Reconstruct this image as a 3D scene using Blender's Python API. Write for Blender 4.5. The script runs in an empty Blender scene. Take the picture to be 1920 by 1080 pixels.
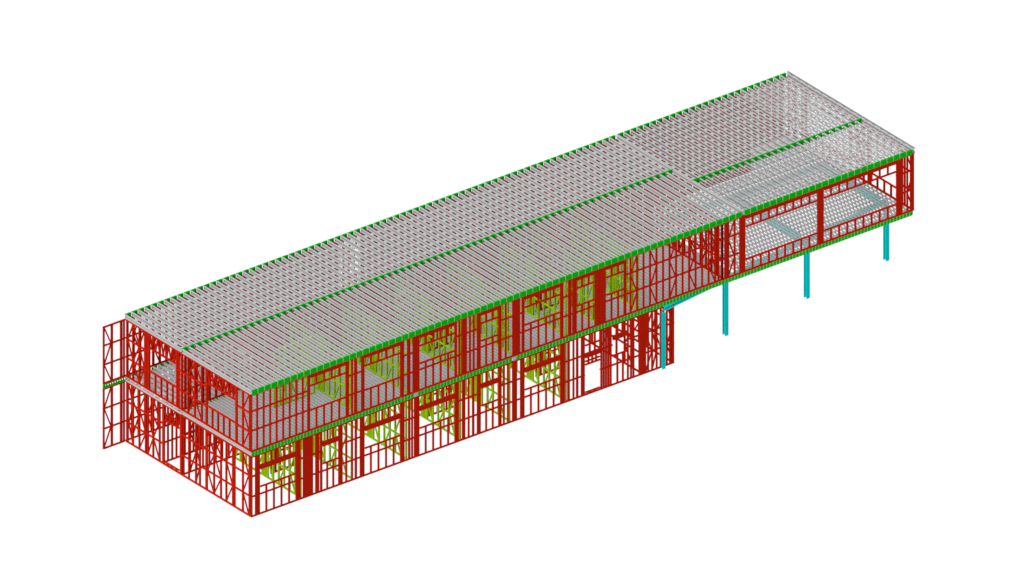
import bpy, bmesh, math
from mathutils import Matrix, Vector
sc = bpy.context.scene
C = sc.collection

# ---------------------------------------------------------------- camera, world, light
S = 44.69                                   # picture units per metre
AZ, EL = math.radians(37.868), math.radians(28.034)
r = Vector((math.cos(AZ), -math.sin(AZ), 0))
fwd = Vector((math.sin(AZ) * math.cos(EL), math.cos(AZ) * math.cos(EL), -math.sin(EL)))
up = r.cross(fwd)
cam_d = bpy.data.cameras.new('camera')
cam_d.type = 'ORTHO'
cam_d.ortho_scale = 1920 / S
cam_d.clip_start = 1
cam_d.clip_end = 600
cam = bpy.data.objects.new('camera', cam_d)
C.objects.link(cam)
pos = -fwd * 150 - r * ((471.2 - 960) / S) - up * ((540 - 970.7) / S)
m = Matrix((r, up, -fwd)).transposed().to_4x4()
m.translation = pos
cam.matrix_world = m
sc.camera = cam

w = bpy.data.worlds.new('World')
sc.world = w
w.use_nodes = True
nt = w.node_tree
bg = nt.nodes['Background']
geo = nt.nodes.new('ShaderNodeTexCoord')
sep = nt.nodes.new('ShaderNodeSeparateXYZ')
ramp = nt.nodes.new('ShaderNodeMapRange')   # white below the horizon, a dim grey studio overhead
ramp.inputs['From Min'].default_value = -0.12
ramp.inputs['From Max'].default_value = 0.25
ramp.inputs['To Min'].default_value = 1.0
ramp.inputs['To Max'].default_value = 0.20
nt.links.new(geo.outputs['Generated'], sep.inputs[0])
nt.links.new(sep.outputs['Z'], ramp.inputs['Value'])
nt.links.new(ramp.outputs[0], bg.inputs['Color'])
bg.inputs['Strength'].default_value = 1.0

def sun(name, d, strength, shadow=False):
    L = bpy.data.lights.new(name, 'SUN')
    L.energy = strength
    L.angle = math.radians(25 if shadow else 2)
    L.use_shadow = shadow                    # a drafting-view lamp: the photo shows no cast shadows
    o = bpy.data.objects.new(name, L)
    o.rotation_euler = Vector(d).to_track_quat('Z', 'Y').to_euler()
    o.location = (0, -20, 30)
    C.objects.link(o)
sun('key_light', (-0.62, -0.04, 0.78), 1.9)
sun('soft_light', (-0.50, -0.04, 0.86), 1.9, True)

sc.view_settings.view_transform = 'Standard'
sc.view_settings.look = 'None'
sc.view_settings.exposure = 0
sc.view_settings.gamma = 1
sc.cycles.max_bounces = 3
sc.cycles.diffuse_bounces = 2
sc.cycles.use_denoising = False

# ---------------------------------------------------------------- units of the drawing, in metres
U = 1 / (S * math.cos(AZ))                  # along the long side (X)
V = 1 / (S * math.sin(AZ))                  # along the short side (Y)
H = 1 / (S * math.cos(EL))                  # up
FL0, FL1, TOP1, RF0, RF1 = 114, 122, 113.6, 229.8, 237
LEN, WID, PIT = 1243, 238, 12.19
D = 0.072                                   # wall depth

# ---------------------------------------------------------------- materials
def mat(name, col, rough=0.6, spec=0.0, var=0.06):
    M = bpy.data.materials.new(name)
    M.use_nodes = True
    n = M.node_tree.nodes
    b = n['Principled BSDF']
    b.inputs['Roughness'].default_value = rough
    b.inputs['Specular IOR Level'].default_value = spec
    tc = n.new('ShaderNodeTexCoord')
    nz = n.new('ShaderNodeTexNoise')
    nz.inputs['Scale'].default_value = 3.0
    mx = n.new('ShaderNodeMix')
    mx.data_type = 'RGBA'
    mx.inputs[6].default_value = tuple(c * (1 - var) for c in col) + (1,)
    mx.inputs[7].default_value = tuple(min(1, c * (1 + var)) for c in col) + (1,)
    l = M.node_tree.links
    l.new(tc.outputs['Object'], nz.inputs['Vector'])
    l.new(nz.outputs['Fac'], mx.inputs[0])
    l.new(mx.outputs[2], b.inputs['Base Color'])
    return M
RED = mat('red_paint', (0.48, 0.013, 0.003))
LIME = mat('lime_paint', (0.31, 0.55, 0.008))
GREEN = mat('green_paint', (0.004, 0.44, 0.010))
PALE = mat('pale_green_paint', (0.24, 0.62, 0.22))
GREY = mat('galvanised_steel', (0.455, 0.455, 0.455))
DGREY = mat('dark_shaded_steel', (0.24, 0.24, 0.245))  # darker colour paints shade into open roof joist webs; also the dark grey end joist
MGREY = mat('web_steel', (0.36, 0.36, 0.365))
TEAL = mat('teal_paint', (0.003, 0.60, 0.61))

# ---------------------------------------------------------------- mesh helpers
def box(bm, x0, x1, y0, y1, z0, z1):
    vs = [bm.verts.new(p) for p in ((x0,y0,z0),(x1,y0,z0),(x1,y1,z0),(x0,y1,z0),(x0,y0,z1),(x1,y0,z1),(x1,y1,z1),(x0,y1,z1))]
    for f in ((3,2,1,0),(4,5,6,7),(0,1,5,4),(1,2,6,5),(2,3,7,6),(3,0,4,7)):
        bm.faces.new([vs[i] for i in f])

def prism(bm, outline, z0, z1):
    """outline: counter-clockwise (x, y) loop raised from z0 to z1"""
    a = [bm.verts.new((x, y, z0)) for x, y in outline]
    b = [bm.verts.new((x, y, z1)) for x, y in outline]
    n = len(a)
    bm.faces.new(a[::-1]); bm.faces.new(b)
    for i in range(n):
        bm.faces.new((a[i], a[(i+1) % n], b[(i+1) % n], b[i]))

def prism_y(bm, outline, L):
    """outline: (x, z) loop carried along Y from 0 to L"""
    a = [bm.verts.new((x, 0, z)) for x, z in outline]
    b = [bm.verts.new((x, L, z)) for x, z in outline]
    n = len(a)
    bm.faces.new(a); bm.faces.new(b[::-1])
    for i in range(n):
        bm.faces.new((a[i], b[i], b[(i+1) % n], a[(i+1) % n]))

def comb(bm, x0, x1, z0, z1, z2, teeth):
    """one plate: a strip z0..z1 along Y with teeth (y0, y1) standing up to z2"""
    L = teeth[-1][1]
    o = [(teeth[0][0], z0), (L, z0)]
    for y0, y1 in reversed(teeth):
        o += [(y1, z1), (y1, z2), (y0, z2), (y0, z1)]
    a = [bm.verts.new((x0, y, z)) for y, z in o]
    b = [bm.verts.new((x1, y, z)) for y, z in o]
    for i in range(len(o)):
        j = (i + 1) % len(o)
        bm.faces.new((a[i], b[i], b[j], a[j]))
    # caps: the strip as one quad per tooth and gap, the teeth as quads
    for w, flip in ((a, 0), (b, 1)):
        x = w[0].co.x
        ys = [y for t in teeth for y in t]
        lo_ = [bm.verts.new((x, y, z0)) for y in ys]
        for k in range(len(ys) - 1):
            q = [lo_[k], lo_[k + 1]]
            def top(kk):
                n = len(teeth) - 1 - kk // 2
                return w[2 + 4 * n + (3 if kk % 2 == 0 else 0)]
            bm.faces.new((q[0], q[1], top(k + 1), top(k)))
        for n in range(len(teeth)):
            bm.faces.new(w[2 + 4 * n: 6 + 4 * n])

def bar(bm, p, q, wx, wz):
    """flat bar in a Y-Z plane from p to q; wx its thickness in X, wz its width"""
    p, q = Vector(p), Vector(q)
    d = (q - p).normalized()
    s = d.cross(Vector((1, 0, 0))).normalized() * wz / 2
    t = Vector((wx / 2, 0, 0))
    vs = [bm.verts.new(c) for c in (p-t-s, p+t-s, p+t+s, p-t+s, q-t-s, q+t-s, q+t+s, q-t+s)]
    for f in ((3,2,1,0),(4,5,6,7),(0,1,5,4),(1,2,6,5),(2,3,7,6),(3,0,4,7)):
        bm.faces.new([vs[i] for i in f])

def done(bm, name):
    bmesh.ops.recalc_face_normals(bm, faces=bm.faces)
    me = bpy.data.meshes.new(name)
    bm.to_mesh(me)
    bm.free()
    return me

def tag(o, label, cat, group=None):
    o['label'] = label
    o['category'] = cat
    if group:
        o['group'] = group

def empty(name, loc, label, cat, group=None):
    o = bpy.data.objects.new(name, None)
    o.empty_display_size = 0.2
    o.location = loc
    C.objects.link(o)
    tag(o, label, cat, group)
    return o

def put(name, me, mtl, parent=None, M=None):
    key = (me.name, mtl.name)
    if key not in put.cache:
        m2 = me.copy()
        m2.materials.append(mtl)
        put.cache[key] = m2
    o = bpy.data.objects.new(name, put.cache[key])
    if parent:
        o.parent = parent
    if M is not None:
        o.matrix_basis = M
    C.objects.link(o)
    return o
put.cache = {}

# a lipped steel channel of unit size: web on the -X side, open to +X, running up Z
def channel_mesh():
    bm = bmesh.new()
    t = 0.10; lip = 0.2; k = 0.05
    prism(bm, [(0,0),(1,0),(1,lip),(1-t,lip),(1-t,k),(t,k),(t,1-k),(1-t,1-k),(1-t,1-lip),(1,1-lip),(1,1),(0,1)], 0, 1)
    return done(bm, 'channel')
CH = channel_mesh()

# ---------------------------------------------------------------- wall frames
class Wall:
    """one framed wall panel; positions run along the wall in drawing units, heights in H units.
    axis 'x': along the long side, front face at y = face; axis 'y': along the short side, outer face at x = face"""
    def __init__(self, name, label, axis, face, a, b, z0, height, mtl=RED, group=None, depth=D):
        self.axis, self.m, self.h, self.a, self.b, self.d = axis, mtl, height, a, b, depth
        self.k = U if axis == 'x' else V
        org = (a * U, face, z0 * H) if axis == 'x' else (face, a * V, z0 * H)
        self.o = empty(name, org, label, 'wall frame', group)
    def place(self, name, s0, s1, h0, h1, proud=0.0, stand=True):
        """a channel filling the rectangle s0..s1 x h0..h1 of the wall face"""
        k, d = self.k, self.d + 2 * proud
        L0, L1 = (s0 - self.a) * k, (s1 - self.a) * k
        z0, z1 = h0 * H, h1 * H
        if stand:
            M = Matrix(((L1-L0,0,0,L0),(0,d,0,-proud),(0,0,z1-z0,z0),(0,0,0,1)))
        else:   # lying: web up, length along the wall
            M = Matrix(((0,0,L1-L0,L0),(0,d,0,-proud),(-(z1-z0),0,0,z1),(0,0,0,1)))
        if self.axis == 'y':
            M = Matrix(((0,1,0,0),(1,0,0,0),(0,0,1,0),(0,0,0,1))) @ M
        return put(name, CH, self.m, self.o, M)
    def stud(self, s, w=None, h0=2.2, h1=None, name='stud'):
        w = w or (2.2 if self.axis == 'x' else 1.9)
        h1 = self.h - 2.2 if h1 is None else h1
        self.place(name, s - w/2, s + w/2, h0, h1)
    def pack(self, s0, s1, step=3.1, gap=.95):
        n = max(1, round((s1 - s0) / step))
        w = (s1 - s0) / n
        for i in range(n):
            self.stud(s0 + (i + .5) * w, w - gap)
    def plates(self, gaps=()):
        self.place('bottom_plate', self.a, self.b, 0, 2.2, 0.002, False)
        self.place('top_plate', self.a, self.b, self.h - 2.2, self.h, 0.002, False)
    def rail(self, s0, s1, h, t=1.9, name='rail', proud=0.004):
        self.place(name, s0, s1, h - t/2, h + t/2, proud, False)
    def brace(self, s0, h0, s1, h1, t=0.045):
        k = self.k
        p = Vector(((s0 - self.a) * k, 0, h0 * H)); q = Vector(((s1 - self.a) * k, 0, h1 * H))
        d = q - p; L = d.length; d.normalize()
        sx = Vector((d.z, 0, -d.x)) * t
        M = Matrix(((sx.x,0,d.x*L,p.x-sx.x/2),(0,self.d-0.016,0,0.008),(sx.z,0,d.z*L,p.z-sx.z/2),(0,0,0,1)))
        if self.axis == 'y':
            M = Matrix(((0,1,0,0),(1,0,0,0),(0,0,1,0),(0,0,0,1))) @ M
        put('brace', CH, self.m, self.o, M)
    def zig(self, s0, s1, flip=False, n=3):
        e = [2.2, self.h/3, self.h*2/3, self.h-2.2]
        for i in range(3):
            a, b = (s0, s1) if (i % 2 == 0) != flip else (s1, s0)
            self.brace(a, e[i], b, e[i+1])
    def noggins(self, gaps=(), hs=None):
        """rails at the third points, left out of the openings whose height range takes them in"""
        for h in hs or (self.h/3, self.h*2/3):
            s = self.a
            for g0, g1, lo, hi in sorted(gaps):
                if lo < h < hi:
                    if g0 - s > 1: self.rail(s, g0, h)
                    s = g1
            if self.b - s > 1: self.rail(s, self.b, h)
    def truss_header(self, s0, s1, h0, h1, n):
        self.rail(s0, s1, h0 + 1, 2.2, 'header')
        for i in range(n):
            x0 = s0 + (s1 - s0) * i / n; x1 = s0 + (s1 - s0) * (i + 1) / n; xm = (x0 + x1)/2
            self.brace(x0 + .3, h1, xm, h0 + 2); self.brace(xm, h0 + 2, x1 - .3, h1)

def spread(a, b, n):
    return [a + (b - a) * (i + 1) / (n + 1) for i in range(n)]

# ---- front, ground floor
def low_window(W, a, b, n, nc=None, sill=51.5, head=(84, 92.5)):
    W.place('header', a, b, head[0], head[1], 0.006, False)
    W.rail(a, b, sill, 1.9, 'sill', 0.005)
    off = 1.1
    for s in spread(a - 2, b + 2, n): W.stud(s, 2.2, 2.2, sill - 1)
    for s in spread(a - 1, b + 1, nc or n): W.stud(s, 2.2, head[1], W.h - 2.2, 'cripple_stud')
    return (a, b, sill - 1, head[1])

def front_low(label, a, b, packs, studs, win=None, door=None, zigs=(), sill=51.5):
    W = Wall('wall_frame', label, 'x', 0, a, b, 0, TOP1, RED, 'front wall frames of the ground floor')
    W.plates()
    g = []
    if win:
        g.append(low_window(W, *win, sill=sill))
    if door:
        a0, b0 = door
        W.rail(a0, b0, 5.2, 1.6, 'threshold')
        for s in spread(a0, b0, 2): W.stud(s, 3, 2.2, 4.4, 'spacer_block')
        W.rail(a0, b0, 57, 2, 'header'); W.rail(a0, b0, 63, 1.8, 'rail')
        W.place('header', a0, b0, 69.5, 78, 0.006, False)
        for s in spread(a0, b0, 3): W.stud(s, 2.2, 58, 69, 'cripple_stud')
        for s in spread(a0, b0, 2): W.stud(s, 2.4, 78, W.h - 2.2, 'cripple_stud')
        W.rail(a0, b0, 93, 1.9)
        g.append((a0, b0, 4, 78))
    for p in packs: W.pack(*p)
    for s in studs: W.stud(s)
    for z in zigs: W.zig(*z)
    W.noggins(g)
FG = 'red ground-floor front wall frame '
front_low(FG + 'at the near corner, with a wide window opening', 0, 95.5, [(0, 3), (8, 17), (84, 93)], [], (17, 84, 4, 5))
front_low(FG + 'with a solid stud bundle left of a narrow window, second from the near corner', 95.5, 192, [(97, 117, 4, 1.9), (130, 134), (164, 172)], [122.5, 126.5, 179, 190], (134, 164, 2, 2))
front_low(FG + 'with a wide window, third from the near corner', 192, 293.5, [(195, 199), (204.5, 213), (280, 288)], [], (213, 280, 4, 5))
front_low(FG + 'with a wide window, below the first grey gap in the floor rim', 293.5, 394.5, [(295, 299), (306, 316), (382, 390)], [302.5], (316, 382, 4, 5))
front_low(FG + 'with a narrow window, left of the second grey gap in the floor rim', 394.5, 487.5, [(396, 402), (415, 419), (424, 431), (464, 470)], [408.5, 474.5, 482], (431, 464, 2, 2))
front_low(FG + 'with a wide window, just left of the door frame', 487.5, 592.5, [(490, 499), (505, 513), (580, 589)], [], (513, 580, 4, 5))
front_low(FG + 'with the white doorway and stepped threshold', 592.5, 678, [(593.5, 598), (610, 614), (619, 626), (655, 677, 4.4, 2.1)], [605], None, (626, 654.5))
front_low(FG + 'with cross braces, farthest right beside the teal post', 678, 793.5, [(727, 729.5)], [707, 713, 717.5, 732.5, 736, 739.5, 745, 752.5, 761, 768.5, 780, 786, 792], (679, 706, 2, 2), None, [(740, 752), (780, 792, True), (752.5, 761)], 55)

# ---- front, upper floor
UH = RF0 - FL1 - 0.4
def front_up(label, a, b, packs, studs, win=None, zigs=(), n=None):
    W = Wall('wall_frame', label, 'x', 0, a, b, FL1, UH, RED, 'front wall frames of the upper floor')
    W.plates()
    g = []
    if win:
        a0, b0, kind, k = win
        W.place('header', a0, b0, UH - 8.5, UH - 2.2, 0.006, False)
        W.rail(a0, b0, 84, 2, 'header')
        sill = {1: 38.5, 2: 51, 3: 23}[kind]
        W.rail(a0, b0, sill, 2, 'sill', 0.005)
        ss = spread(a0 - 2, b0 + 2, k) if kind < 3 else [a0 + 14 + 15.2 * i for i in range(k)]
        for s in ss:
            W.stud(s, 2.2, 2.2, sill - 1)
            W.stud(s, 2.2, 85, UH - 8.5, 'cripple_stud')
        g.append((a0, b0, sill - 1 if kind != 1 else 36, UH))
        if kind == 3: g[0] = (a0, b0, 20, UH)
    for p in packs: W.pack(*p)
    for s in studs: W.stud(s)
    for z in zigs: W.zig(*z)
    W.noggins(g, (39.5, 76))
FU = 'red upper-floor front wall frame '
front_up(FU + 'of plain upright studs at the near corner', 0, 111, [(0, 2.6), (106, 111)], [12 + 12.2*i for i in range(8)])
front_up(FU + 'with a wide low window, second from the near corner', 111, 192, [(178, 184)], [190], (111, 178, 1, 4))
front_up(FU + 'with a wide low window, third from the near corner', 192, 292, [(194, 199), (207, 213), (280, 287)], [], (213, 280, 1, 4))
front_up(FU + 'with a double-railed wide window, above the first grey gap in the floor rim', 292, 393.5, [(293, 299), (311.5, 316), (382, 386.5)], [305, 309, 391], (316, 382, 2, 4))
front_up(FU + 'with a narrow window, left of the second grey gap in the floor rim', 393.5, 487.5, [(396, 405), (424, 431), (464, 470)], [411, 418, 478], (431, 464, 2, 2))
front_up(FU + 'with a double-railed wide window, right of the second grey gap in the floor rim', 487.5, 592, [(490, 505, 3.7, 1.5), (508, 513), (580, 586)], [], (513, 580, 2, 4))
front_up(FU + 'with a narrow window left of a thick stud bundle', 592, 666, [(595, 601), (603, 611), (644, 666, 4.4, 2)], [], (611, 644, 2, 2))
front_up(FU + 'with the narrow window directly left of the cross-braced studs', 666, 706, [(699, 704)], [], (666, 699, 2, 2))
front_up(FU + 'of studs with zigzag braces above the teal slanting beam', 706, 916, [(888, 895)], [712 + 12.2*i for i in range(17)] + [877, 883],
         None, [(712, 724.2), (748.6, 760.8, True), (785.2, 797.4), (821.8, 834, True), (858.4, 870.6, True), (895, 907)])
front_up(FU + 'with the left long ribbon window on the teal posts', 916, 1068, [(916, 927), (1062, 1068)], [], (927, 1062, 3, 8))
front_up(FU + 'with the right long ribbon window at the far corner', 1068, 1243, [(1068, 1074), (1210, 1222)], [1231, 1237.5, 1241.8], (1074, 1210, 3, 8), [(1231, 1241.5, True)])

# ---- left end walls
GE = 'left end wall frames'
W = Wall('wall_frame', 'red ground-floor end wall frame with zigzag braces nearest the near corner', 'y', 0, 2.2, 134.5, 0, TOP1, RED, GE)
W.plates(); W.pack(2.3, 6); W.pack(83, 87); W.pack(130.5, 134.5)
for s in (17, 32.5, 35.5, 48, 58, 71, 97.5, 105, 118): W.stud(s)
W.zig(6, 17); W.zig(36, 48, True); W.zig(58, 71, True); W.zig(71, 83); W.zig(97.5, 105, True); W.noggins()
W = Wall('wall_frame', 'red ground-floor end wall frame with a door opening, on the far side beside the wing wall', 'y', 0, 134.7, 235.6, 0, TOP1, RED, GE)
W.plates(); W.pack(163.5, 168); W.pack(231.5, 235.5)
for s in (173, 185, 195, 199, 211, 223): W.stud(s)
W.zig(173, 185); W.zig(199, 211, True); W.zig(223, 231); W.zig(185, 195, True)
W.truss_header(135, 163, 84, 102, 4); W.rail(135, 163, 6, 1.6, 'threshold')
for s in (142, 150, 158): W.stud(s, 1.8, 2.2, 5.2, 'spacer_block')
W.noggins([(134.7, 163.5, 4, 100)])
W = Wall('wall_frame', 'red upper end wall frame with a truss-headed window nearest the near corner', 'y', 0, 2.2, 138.6, FL1, UH, RED, GE)
W.plates(); W.pack(2.3, 5.5); W.pack(27, 31); W.pack(83, 87); W.pack(129.5, 133.5)
for s in (17, 94, 107, 119.5, 137.4): W.stud(s)
W.zig(5.5, 17, True); W.zig(107, 119.5, True); W.zig(94, 107)
W.rail(31, 83, 37, 2, 'sill', .005)
for s in (42, 53, 63.5, 74): W.stud(s, None, 2.2, 36)
W.truss_header(31, 83, 79, UH - 2.2, 7); W.noggins([(31, 83, 34, 100)])
W = Wall('wall_frame', 'red upper end wall frame with a truss-headed window, on the far side beside the wing wall', 'y', 0, 138.8, 235.6, FL1, UH, RED, GE)
W.plates(); W.pack(139, 142); W.pack(191, 202); W.pack(232.5, 235.5)
for s in (211, 223): W.stud(s)
W.zig(202, 211, True); W.zig(223, 232.5, True); W.zig(211, 223)
W.rail(142, 191, 37, 2, 'sill', .005)
for s in (148.5, 159, 170, 181): W.stud(s, None, 2.2, 36)
W.truss_header(142, 191, 79, UH - 2.2, 7); W.noggins([(142, 191, 34, 100)])

# ---- wing wall and back wall
YB = WID * V - D
for z, h, lab in ((0, TOP1, 'red ground-floor wing wall frame sticking out past the far left corner'),
                  (FL1, UH, 'red upper wing wall frame sticking out past the far left corner')):
    W = Wall('wall_frame', lab, 'x', YB, -41, -.4, z, h, RED, 'wing wall frames')
    W.plates(); W.stud(-39.8); W.pack(-26.5, -22.5, 2.2); W.stud(-7, 3.4); W.stud(-1.8)
    W.zig(-39, -26, z > 0); W.noggins()

def plain(label, axis, face, a, b, z0, h, mtl, group, step, wins=(), zig=3, extra=(), sill=38, head=84, name='wall_frame', sw=None, phase=None):
    W = Wall(name, label, axis, face, a, b, z0, h, mtl, group)
    W.plates()
    n = max(1, round((b - a - 2.4) / step))
    st = [a + 1.2 + (b - a - 2.4) * i / n for i in range(n + 1)]
    if phase is not None:
        st = [phase + 12.27 * q for q in range(120) if a + 3.5 < phase + 12.27 * q < b - 3.5]
        n = len(st) - 1
    for i, s in enumerate(st):
        inside = [q for q in wins if q[0] - 1 < s < q[1] + 1]
        if inside:
            W.stud(s, None, 2.2, sill - 1)
            if head < h - 6: W.stud(s, None, head + 1, h - 2.2, 'cripple_stud')
        else:
            W.stud(min(max(s, a + 4.3), b - 4.3) if sw else s, sw if s > 95 or sw is None else 3.4)
        if zig and i % zig == 1 and i + 1 <= n and not [q for q in wins if q[0] - 1 < st[i+1] and s < q[1] + 1]:
            W.zig(s, st[i+1], (i // zig) % 2 == 1)
    for q0, q1 in wins:
        W.rail(q0, q1, sill, 1.9, 'sill', .005); W.rail(q0, q1, head, 2.2, 'header', .005)
        W.pack(q0 - 4, q0); W.pack(q1, q1 + 4)
    for e in extra: W.pack(*e)
    W.noggins([(q[0], q[1], sill - 2, head + 1) for q in wins])
    return W
GBK = 'back wall frames seen through the roof'
nth = ['first', 'second', 'third', 'fourth', 'fifth', 'sixth']
for i in range(4):
    a, b = .3 + i * 198.3, .3 + (i + 1) * 198.3 - .3
    plain('red ground-floor back wall frame behind the building, %s from the wing wall' % nth[i], 'x', YB, a, b, 0, TOP1, RED, GBK, PIT, sw=8.2)
for i in range(6):
    BU = (.3,) + tuple(10.13 + 12.27 * q for q in (15, 31, 50, 66, 83)) + (1242.6,)
    a, b = BU[i], BU[i + 1] - .3
    wn = ([(404, 440)] if i == 2 else []) if i < 5 else []
    plain('red upper back wall frame under the back roof edge, %s from the wing wall' % nth[i], 'x', YB, a, b, FL1, UH, RED, GBK, PIT, wn, sw=8.4, phase=4, sill=38 if i < 5 else 23)

# ---- inner walls
PW = [96, 192, 294, 395, 487.5, 593]
near = ['nearest the near corner', 'second from the near corner', 'third from the near corner', 'fourth from the near corner', 'fifth from the near corner', 'farthest from the near corner']
for i, u in enumerate(PW):
    for z, h, f in ((0, TOP1, 'ground-floor'), (FL1, UH, 'upper-floor'))[:1 if i == 0 else 2]:
        plain('lime green %s cross wall frame with zigzag braces, %s' % (f, near[i]), 'y', ((u - 1.2) if z == 0 else round((u - 1.2) / 12.27) * 12.27 + 3.2) * U, 2.6, 127.5, z, h, LIME,
              'lime green cross walls of the ' + ('ground floor' if z == 0 else 'upper floor'), 9.8, (), 2, [(66, 74)])
for z, h, f, L in ((0, TOP1, 'ground-floor', 735), (FL1, UH, 'upper-floor', 885)):
    for i in range(3):
        a, b = 3 + (L - 3) * i / 3, 3 + (L - 3) * (i + 1) / 3 - .3
        plain('red %s corridor wall frame under the middle green line, %s from the left end' % (f, nth[i]), 'x', 130 * V, a, b, z, h, RED, 'corridor wall frames', PIT, [(a + 100, a + 130)], 4, (), 60, 82, sw=None if z == 0 else 7.5)
    for u0, u1, lab in ((107, 160, 'second'),)[:1 if z == 0 else 0] + ( (402, 455, 'fifth'), (604, 650, 'seventh')):
        plain('short red %s inner wall frame behind the %s front wall frame' % (f, lab), 'x', 70 * V, u0, u1, z, h, RED, 'short inner wall frames', 9, (), 0, [(u0 + 2, u0 + 8)])
    for i, u in enumerate([192, 395, 593] if z == 0 else [192, 395, 593, 769]):
        plain('red %s room divider frame in the back half, %s from the left end' % (f, nth[i]), 'y', u * U, 134, 234.6, z, h, RED, 'back room divider frames', 10, (), 3)
plain('lime green upper-floor cross wall frame right of the thick red stud bundle', 'y', (12.27 * 53 + 3.2) * U, 2.6, 127.5, FL1, UH, LIME, None, 9.8, (), 2, [(30, 38)])
plain('lime green upper-floor cross wall frame at the start of the zigzag-braced red studs', 'y', (12.27 * 59 + 3.2) * U, 2.6, 127.5, FL1, UH, LIME, None, 9.8, (), 2, [(40, 52)])
plain('lime green upper-floor inner wall frame running along behind the second front wall frame', 'x', 70 * V, 113, 190, FL1, UH, LIME, None, 11, (), 2)
plain('red ground-floor inner wall frame seen through the end doorway', 'x', 167 * V, 2.6, 188, 0, TOP1, RED, None, 8, (), 0)
plain('red ground-floor braced cross wall frame left of the teal post', 'y', 733 * U, 2.6, 127, 0, TOP1, RED, None, 15, (), 3)
plain('red ground-floor end wall frame right of the teal post', 'y', 790.5 * U, 2.6, 235, 0, TOP1, RED, None, 15, (), 3)
plain('red upper-floor cross wall frame left of the long ribbon windows', 'y', 885.5 * U, 2.6, 127, FL1, UH, RED, None, 10, (), 2)
plain('red inner wall frame behind the floor of the open right-hand room', 'x', 190 * V, 925, 1128, FL1, UH, RED, None, PIT, (), 3, sw=8.2, phase=6.08 + 12.27)
plain('red right end wall frame with a long window, at the far right corner', 'y', LEN * U - D, 2.6, 235, FL1, UH - 2.3, RED, None, 12.5, [(24, 82), (120, 200)], 2, (), 23, 84)

# ---------------------------------------------------------------- joists
def joist_meshes(kind, length, depth, wid):
    """top chord, bottom chord and web of one joist running along +Y from 0, top at z = 0.
    solid and slotted joists are lipped channels open to -X; open ones have a zigzag web"""
    t = bmesh.new(); b = bmesh.new(); wb = bmesh.new()
    k = 0.012
    if kind == 'open':
        ch = 0.045
        box(t, 0, wid, 0, length, -ch, 0)
        box(b, 0, wid, 0, length, -depth, -depth + ch)
        n = round(length / 0.5); p = length / n
        for i in range(n):
            for q in (0, 1):
                y0, y1 = i * p + q * p / 2, i * p + (q + 1) * p / 2
                z0, z1 = (-depth + ch, -ch) if q == 0 else (-ch, -depth + ch)
                bar(wb, (wid * .5, y0, z0), (wid * .5, y1, z1), wid * .6, 0.034)
        return done(t, 'top_chord'), done(b, 'bottom_chord'), done(wb, 'web')
    if kind == 'ladder':
        ch = 0.028
        box(t, 0, wid, 0, length, -ch, 0)
        box(b, 0, wid, 0, length, -depth, -depth + ch)
        n = round(length / 0.31); p = length / n
        tt = [(max(0, k * p - .05), min(length, k * p + .05)) for k in range(n + 1)]
        comb(wb, .004, wid - .004, -depth + ch, -depth + ch + .03, -ch, tt)
        return done(t, 'top_chord'), done(b, 'bottom_chord'), done(wb, 'web')
    lip = depth * .17
    prism_y(t, [(0, -lip), (k, -lip), (k, -k), (wid, -k), (wid, 0), (0, 0)], length)
    prism_y(b, [(0, -depth), (wid, -depth), (wid, -depth + k), (k, -depth + k), (k, -depth + lip), (0, -depth + lip)], length)
    lo, hi = -depth + k + .001, -k - .001
    if kind == 'solid':
        box(wb, wid - k, wid - .001, 0, length, lo, hi)
    else:
        n = round(length / 0.44); p = length / n; m1 = lo + (hi - lo) * .15; m2 = lo + (hi - lo) * .62
        box(wb, wid - k, wid - .001, 0, length, m2 + .0005, hi)
        comb(wb, wid - k, wid - .001, lo, m1, m2, [(max(0, q * p - .15), min(length, q * p + .15)) for q in range(n + 1)])
    return done(t, 'top_chord'), done(b, 'bottom_chord'), done(wb, 'web')

def bridging_mesh(v0, length, depth, ph):
    """flat steel comb under a back-row joist, its tabs reaching towards the next joist"""
    bm = bmesh.new()
    k0 = math.ceil((v0 - ph) / 12.27)
    tt = [((ph + 12.27 * k - 2.4 - v0) * V, (ph + 12.27 * k + 2.4 - v0) * V) for k in range(k0, 40)]
    tt = [t for t in tt if t[0] > 0 and t[1] < length]
    comb(bm, -depth, -depth + .01, .001, .011, .13, tt)
    for q in bm.verts:
        x, y, z = q.co
        q.co = (-z, y, x)
    return done(bm, 'bridging')

def joist_row(name, label, cat, group, kind, us, v0, v1, ztop, depth, wid, chord=GREY, web=GREY, tabs=None):
    tm, bm_, wm = joist_meshes(kind, (v1 - v0) * V, depth * H, wid)
    first = empty(name, (us[0] * U, v0 * V, ztop * H), label, cat, group)
    kids = [put('top_chord', tm, chord, first), put('bottom_chord', bm_, chord, first), put('web', wm, web, first)]
    br = bridging_mesh(v0, (v1 - v0) * V, depth * H, tabs) if tabs is not None else None
    for i, u in enumerate(us):
        o = first
        if i:
            o = first.copy(); o.location.x = u * U; C.objects.link(o)
            for k in kids:
                c = k.copy(); c.parent = o; C.objects.link(c)
        if br and u > 1:                       # the outermost joist has no neighbour to reach for
            put('bridging', br, chord, o)
SPL = 922
PL = 12.27
uL = [PL * i for i in range(76)]
uR = [SPL + 1.5 + PIT * i for i in range(27)]
JD = RF1 - RF0
joist_row('roof_joist', 'solid grey roof joist in the closely set front row left of the split', 'roof joist', 'front roof joists', 'solid', uL, 1, 130.2, RF1, JD - .3, .068)
joist_row('roof_joist', 'grey roof joist in the long back row left of the split', 'roof joist', 'back roof joists', 'solid', uL, 132, 237, RF1, JD - .7, .068, tabs=4.15)
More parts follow.
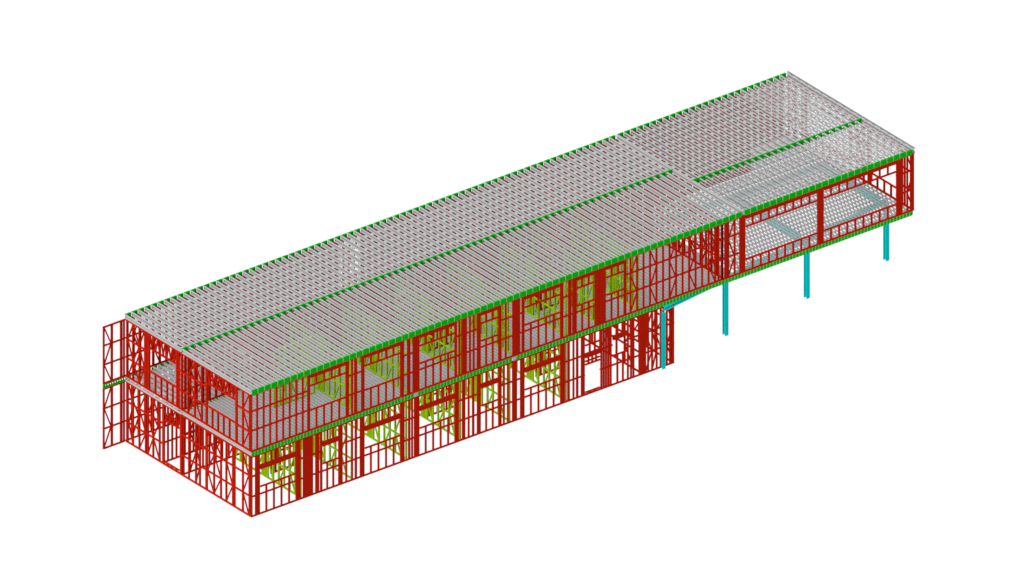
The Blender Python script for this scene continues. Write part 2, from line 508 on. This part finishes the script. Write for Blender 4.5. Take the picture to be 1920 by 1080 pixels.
joist_row('roof_joist', 'open-web grey roof joist in the front row over the right-hand ribbon windows', 'roof joist', 'front roof joists on the right', 'open', uR[:17], 1, 95.2, RF1, JD + 1, .036, GREY, DGREY)
joist_row('roof_joist', 'open-web grey roof joist in the front row at the far right end of the roof', 'roof joist', 'front roof joists at the right end', 'open', uR[17:], 1, 95.2, RF1, JD + .8, .06, GREY, MGREY, tabs=5)
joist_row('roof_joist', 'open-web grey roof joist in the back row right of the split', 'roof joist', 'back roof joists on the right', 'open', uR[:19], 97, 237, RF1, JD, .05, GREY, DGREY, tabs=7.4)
joist_row('roof_joist', 'open-web grey roof joist in the back row at the far right end of the roof', 'roof joist', 'back roof joists at the right end', 'open', uR[19:], 97, 237, RF1, JD + .8, .06, GREY, MGREY, tabs=7.4)
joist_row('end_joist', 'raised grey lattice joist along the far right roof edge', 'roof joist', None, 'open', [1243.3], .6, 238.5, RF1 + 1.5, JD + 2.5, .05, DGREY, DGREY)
P2 = PIT / 2
FD = FL1 - FL0
joist_row('floor_joist', 'grey upper-floor joist in the front row between the end wall and the split', 'floor joist', 'front floor joists', 'solid', [P2 * i for i in range(150)], 1, 130.2, FL1, 6.5, .05)
joist_row('floor_joist', 'slotted grey upper-floor joist in the back row', 'floor joist', 'back floor joists', 'slotted', [10 * i for i in range(92)], 132, 237, FL1, 8, .095)
joist_row('floor_joist', 'open-web grey floor joist under the right-hand ribbon window room', 'floor joist', 'floor joists on the right', 'ladder', [SPL + 1.5 + P2 * i for i in range(53)], 1, 237, FL1, 6.6, .034, GREY, MGREY)

# ---------------------------------------------------------------- green rims
def rim_plate_mesh(name, w, h):
    """a green closing plate between two joists: a shallow pan with a raised field and top lip"""
    bm = bmesh.new()
    box(bm, 0.004, w - .004, 0.0, 0.012, -h, 0)
    box(bm, 0.004, w - .004, 0.013, 0.075, -0.012, 0)
    box(bm, w * .16, w * .84, -0.016, -0.0005, -h * .84, -h * .14)
    return done(bm, name)

def rim(label, u0, n, pit, v, ztop, h, group, cap=True):
    o = empty('rim_beam', (u0 * U, v * V, ztop * H), label, 'rim beam', group)
    me = rim_plate_mesh('rim_plate_%d' % round(pit * 10), (pit - 1.3) * U, h * H)
    sp = bmesh.new()
    box(sp, -.006, .006, -.01, .02, -h * H, .006)
    spm = done(sp, 'joint_strip')
    for i in range(n):
        put('rim_plate', me, GREEN, o, Matrix.Translation((i * pit * U + .65 * U, 0, 0)))
        if cap and i:
            put('joint_strip', spm, PALE, o, Matrix.Translation((i * pit * U, 0, 0)))
    return o
GR, GF = 'roof rim beams', 'floor rim beams'
rim('green roof rim of square plates along the front eave, left of the split', .5, 75, PL, 0, RF1, 10, GR)
rim('green roof rim of square plates above the ribbon windows', SPL + 1.8, 26, PIT, 0, RF1, 10, GR)
rim('green roof rim down the middle of the roof, the long left run', .5, 75, PL, 131, RF1, 10, GR, False)
rim('green roof rim across the middle of the roof, the short right run', SPL + 1.8, 26, PIT, 96, RF1, 10, GR, False)
rim('green roof rim along the back roof edge, left of the split', .5, 75, PL, 237.2, RF1, 10, GR, False)
rim('green roof rim along the back roof edge, right of the split', SPL + 1.8, 26, PIT, 237.2, RF1, 10, GR, False)
rim('green floor rim between the near corner and the first grey gap', .5, 50, P2, 0, FL1, 8, GF)
rim('green floor rim between the two grey gaps', 312, 29, P2, 0, FL1, 8, GF)
rim('green floor rim from the second grey gap to the split', 498, 70, P2, 0, FL1, 8, GF)
rim('green floor rim under the ribbon windows on the teal posts', SPL + 1.8, 52, P2, 0, FL1, 8, GF)
rim('green floor rim along the corridor, left part seen through the end windows', .5, 75, PL, 131, FL1, 8, GF, False)
rim('green floor rim along the back of the left part', .5, 75, PL, 237.2, FL1, 8, GF, False)
rim('green floor rim along the back of the right-hand room', SPL + 1.8, 26, PIT, 237.2, FL1, 8, GF, False)
for u, lab in ((306, 'small grey block closing the left gap in the green floor rim'), (491, 'small grey block closing the right gap in the green floor rim')):
    bm = bmesh.new()
    box(bm, 0, 6 * U, 0, .03, 0, 7.4 * H); box(bm, 1 * U, 5 * U, -.02, -.001, 1 * H, 6 * H)
    o = put('gap_block', done(bm, 'gap_block'), GREY); o.location = (u * U, 0, (FL0 + .3) * H)
    tag(o, lab, 'block')

# lattice girder of the wing between its two wall frames
o = empty('lattice_beam', (-41 * U, YB, FL0 * H), 'green lattice beam with triangular holes between the two wing wall frames', 'beam')
bm = bmesh.new(); box(bm, 0, 40.6*U, 0, .07, 6.2*H, 8*H); put('top_chord', done(bm, 'lattice_top'), GREEN, o)
bm = bmesh.new(); box(bm, 0, 40.6*U, 0, .07, 0, 2*H); put('bottom_chord', done(bm, 'lattice_bottom'), GREEN, o)
bm = bmesh.new()
n = 9
for i in range(n):
    x0, x1 = 40.6*U*i/n, 40.6*U*(i+1)/n
    q = [(x0, 2*H), (x0 + .04, 2*H), ((x0+x1)/2 + .02, 6.2*H), ((x0+x1)/2 - .02, 6.2*H)]
    q2 = [(x1 - .04, 2*H), (x1, 2*H), ((x0+x1)/2 + .02, 6.2*H), ((x0+x1)/2 - .02, 6.2*H)]
    for k, qq in enumerate((q, q2)):
        y0, y1 = (.01, .03) if k == 0 else (.035, .055)
        a = [bm.verts.new((x, y0, z)) for x, z in qq]; b = [bm.verts.new((x, y1, z)) for x, z in qq]
        bm.faces.new(a); bm.faces.new(b[::-1])
        for j in range(4): bm.faces.new((a[j], b[j], b[(j+1) % 4], a[(j+1) % 4]))
box(bm, 0, .1, .004, .066, 2*H, 6.2*H)
put('web', done(bm, 'lattice_web'), GREEN, o)

# ---------------------------------------------------------------- teal posts and beams
def h_outline(bx, by, tf, tw):
    x, y = bx / 2, by / 2
    # flanges face X, web runs along X
    return [(-x,-y),(-x+tf,-y),(-x+tf,-tw/2),(x-tf,-tw/2),(x-tf,-y),(x,-y),(x,y),(x-tf,y),(x-tf,tw/2),(-x+tf,tw/2),(-x+tf,y),(-x,y)]
def post(u, v, label):
    bm = bmesh.new()
    prism(bm, [(-y, x) for x, y in h_outline(.20, .175, .02, .02)], 0, 105.3 * H)
    o = put('steel_post', done(bm, 'steel_post'), TEAL)
    o.location = (u * U, v * V, 0)
    tag(o, label, 'post', 'teal steel posts')
COLS = [(774, 0.5), (907.5, 18.5), (1074.5, 33), (1240, 49.5)]
post(769.5, -1.5, 'teal steel post standing against the right end of the ground-floor wall')
post(*COLS[1], 'tallest free-standing teal steel post, left of the ribbon windows')
post(*COLS[2], 'middle free-standing teal steel post under the mullion of the ribbon windows')
post(*COLS[3], 'rightmost teal steel post, shortest to the eye, at the far corner')
def beam(p, q, label, z1=115.2, dep=9, half=.11):
    a = Vector((p[0] * U, p[1] * V, 0)); b = Vector((q[0] * U, q[1] * V, 0))
    L = (b - a).length
    bm = bmesh.new()
    x, y, tf, tw = half, dep * H / 2, .02, .016
    ol = [(-x,-y),(x,-y),(x,-y+tf),(tw/2,-y+tf),(tw/2,y-tf),(x,y-tf),(x,y),(-x,y),(-x,y-tf),(-tw/2,y-tf),(-tw/2,-y+tf),(-x,-y+tf)]
    prism(bm, ol, 0, L)
    o = put('steel_beam', done(bm, 'steel_beam'), TEAL)
    d = (b - a).normalized()
    side = Vector((d.y, -d.x, 0)); upv = Vector((0, 0, 1))
    M = Matrix((side, upv, d)).transposed().to_4x4()
    M.translation = a + Vector((0, 0, z1 * H - y))
    o.matrix_basis = M
    tag(o, label, 'beam', 'teal steel beams')
beam((772.5, -1.5), (1241, 50), 'long teal steel beam slanting under the front floor rim from post to post', 114.6, 7.5, .065)
beam((925, 165), (1238, 165), 'teal steel beam under the back half of the right-hand floor')
beam((1066, 38), (1066, 162), 'teal steel cross beam in the middle of the right-hand floor')
beam((1233, 54), (1233, 162), 'teal steel cross beam under the right end of the floor')
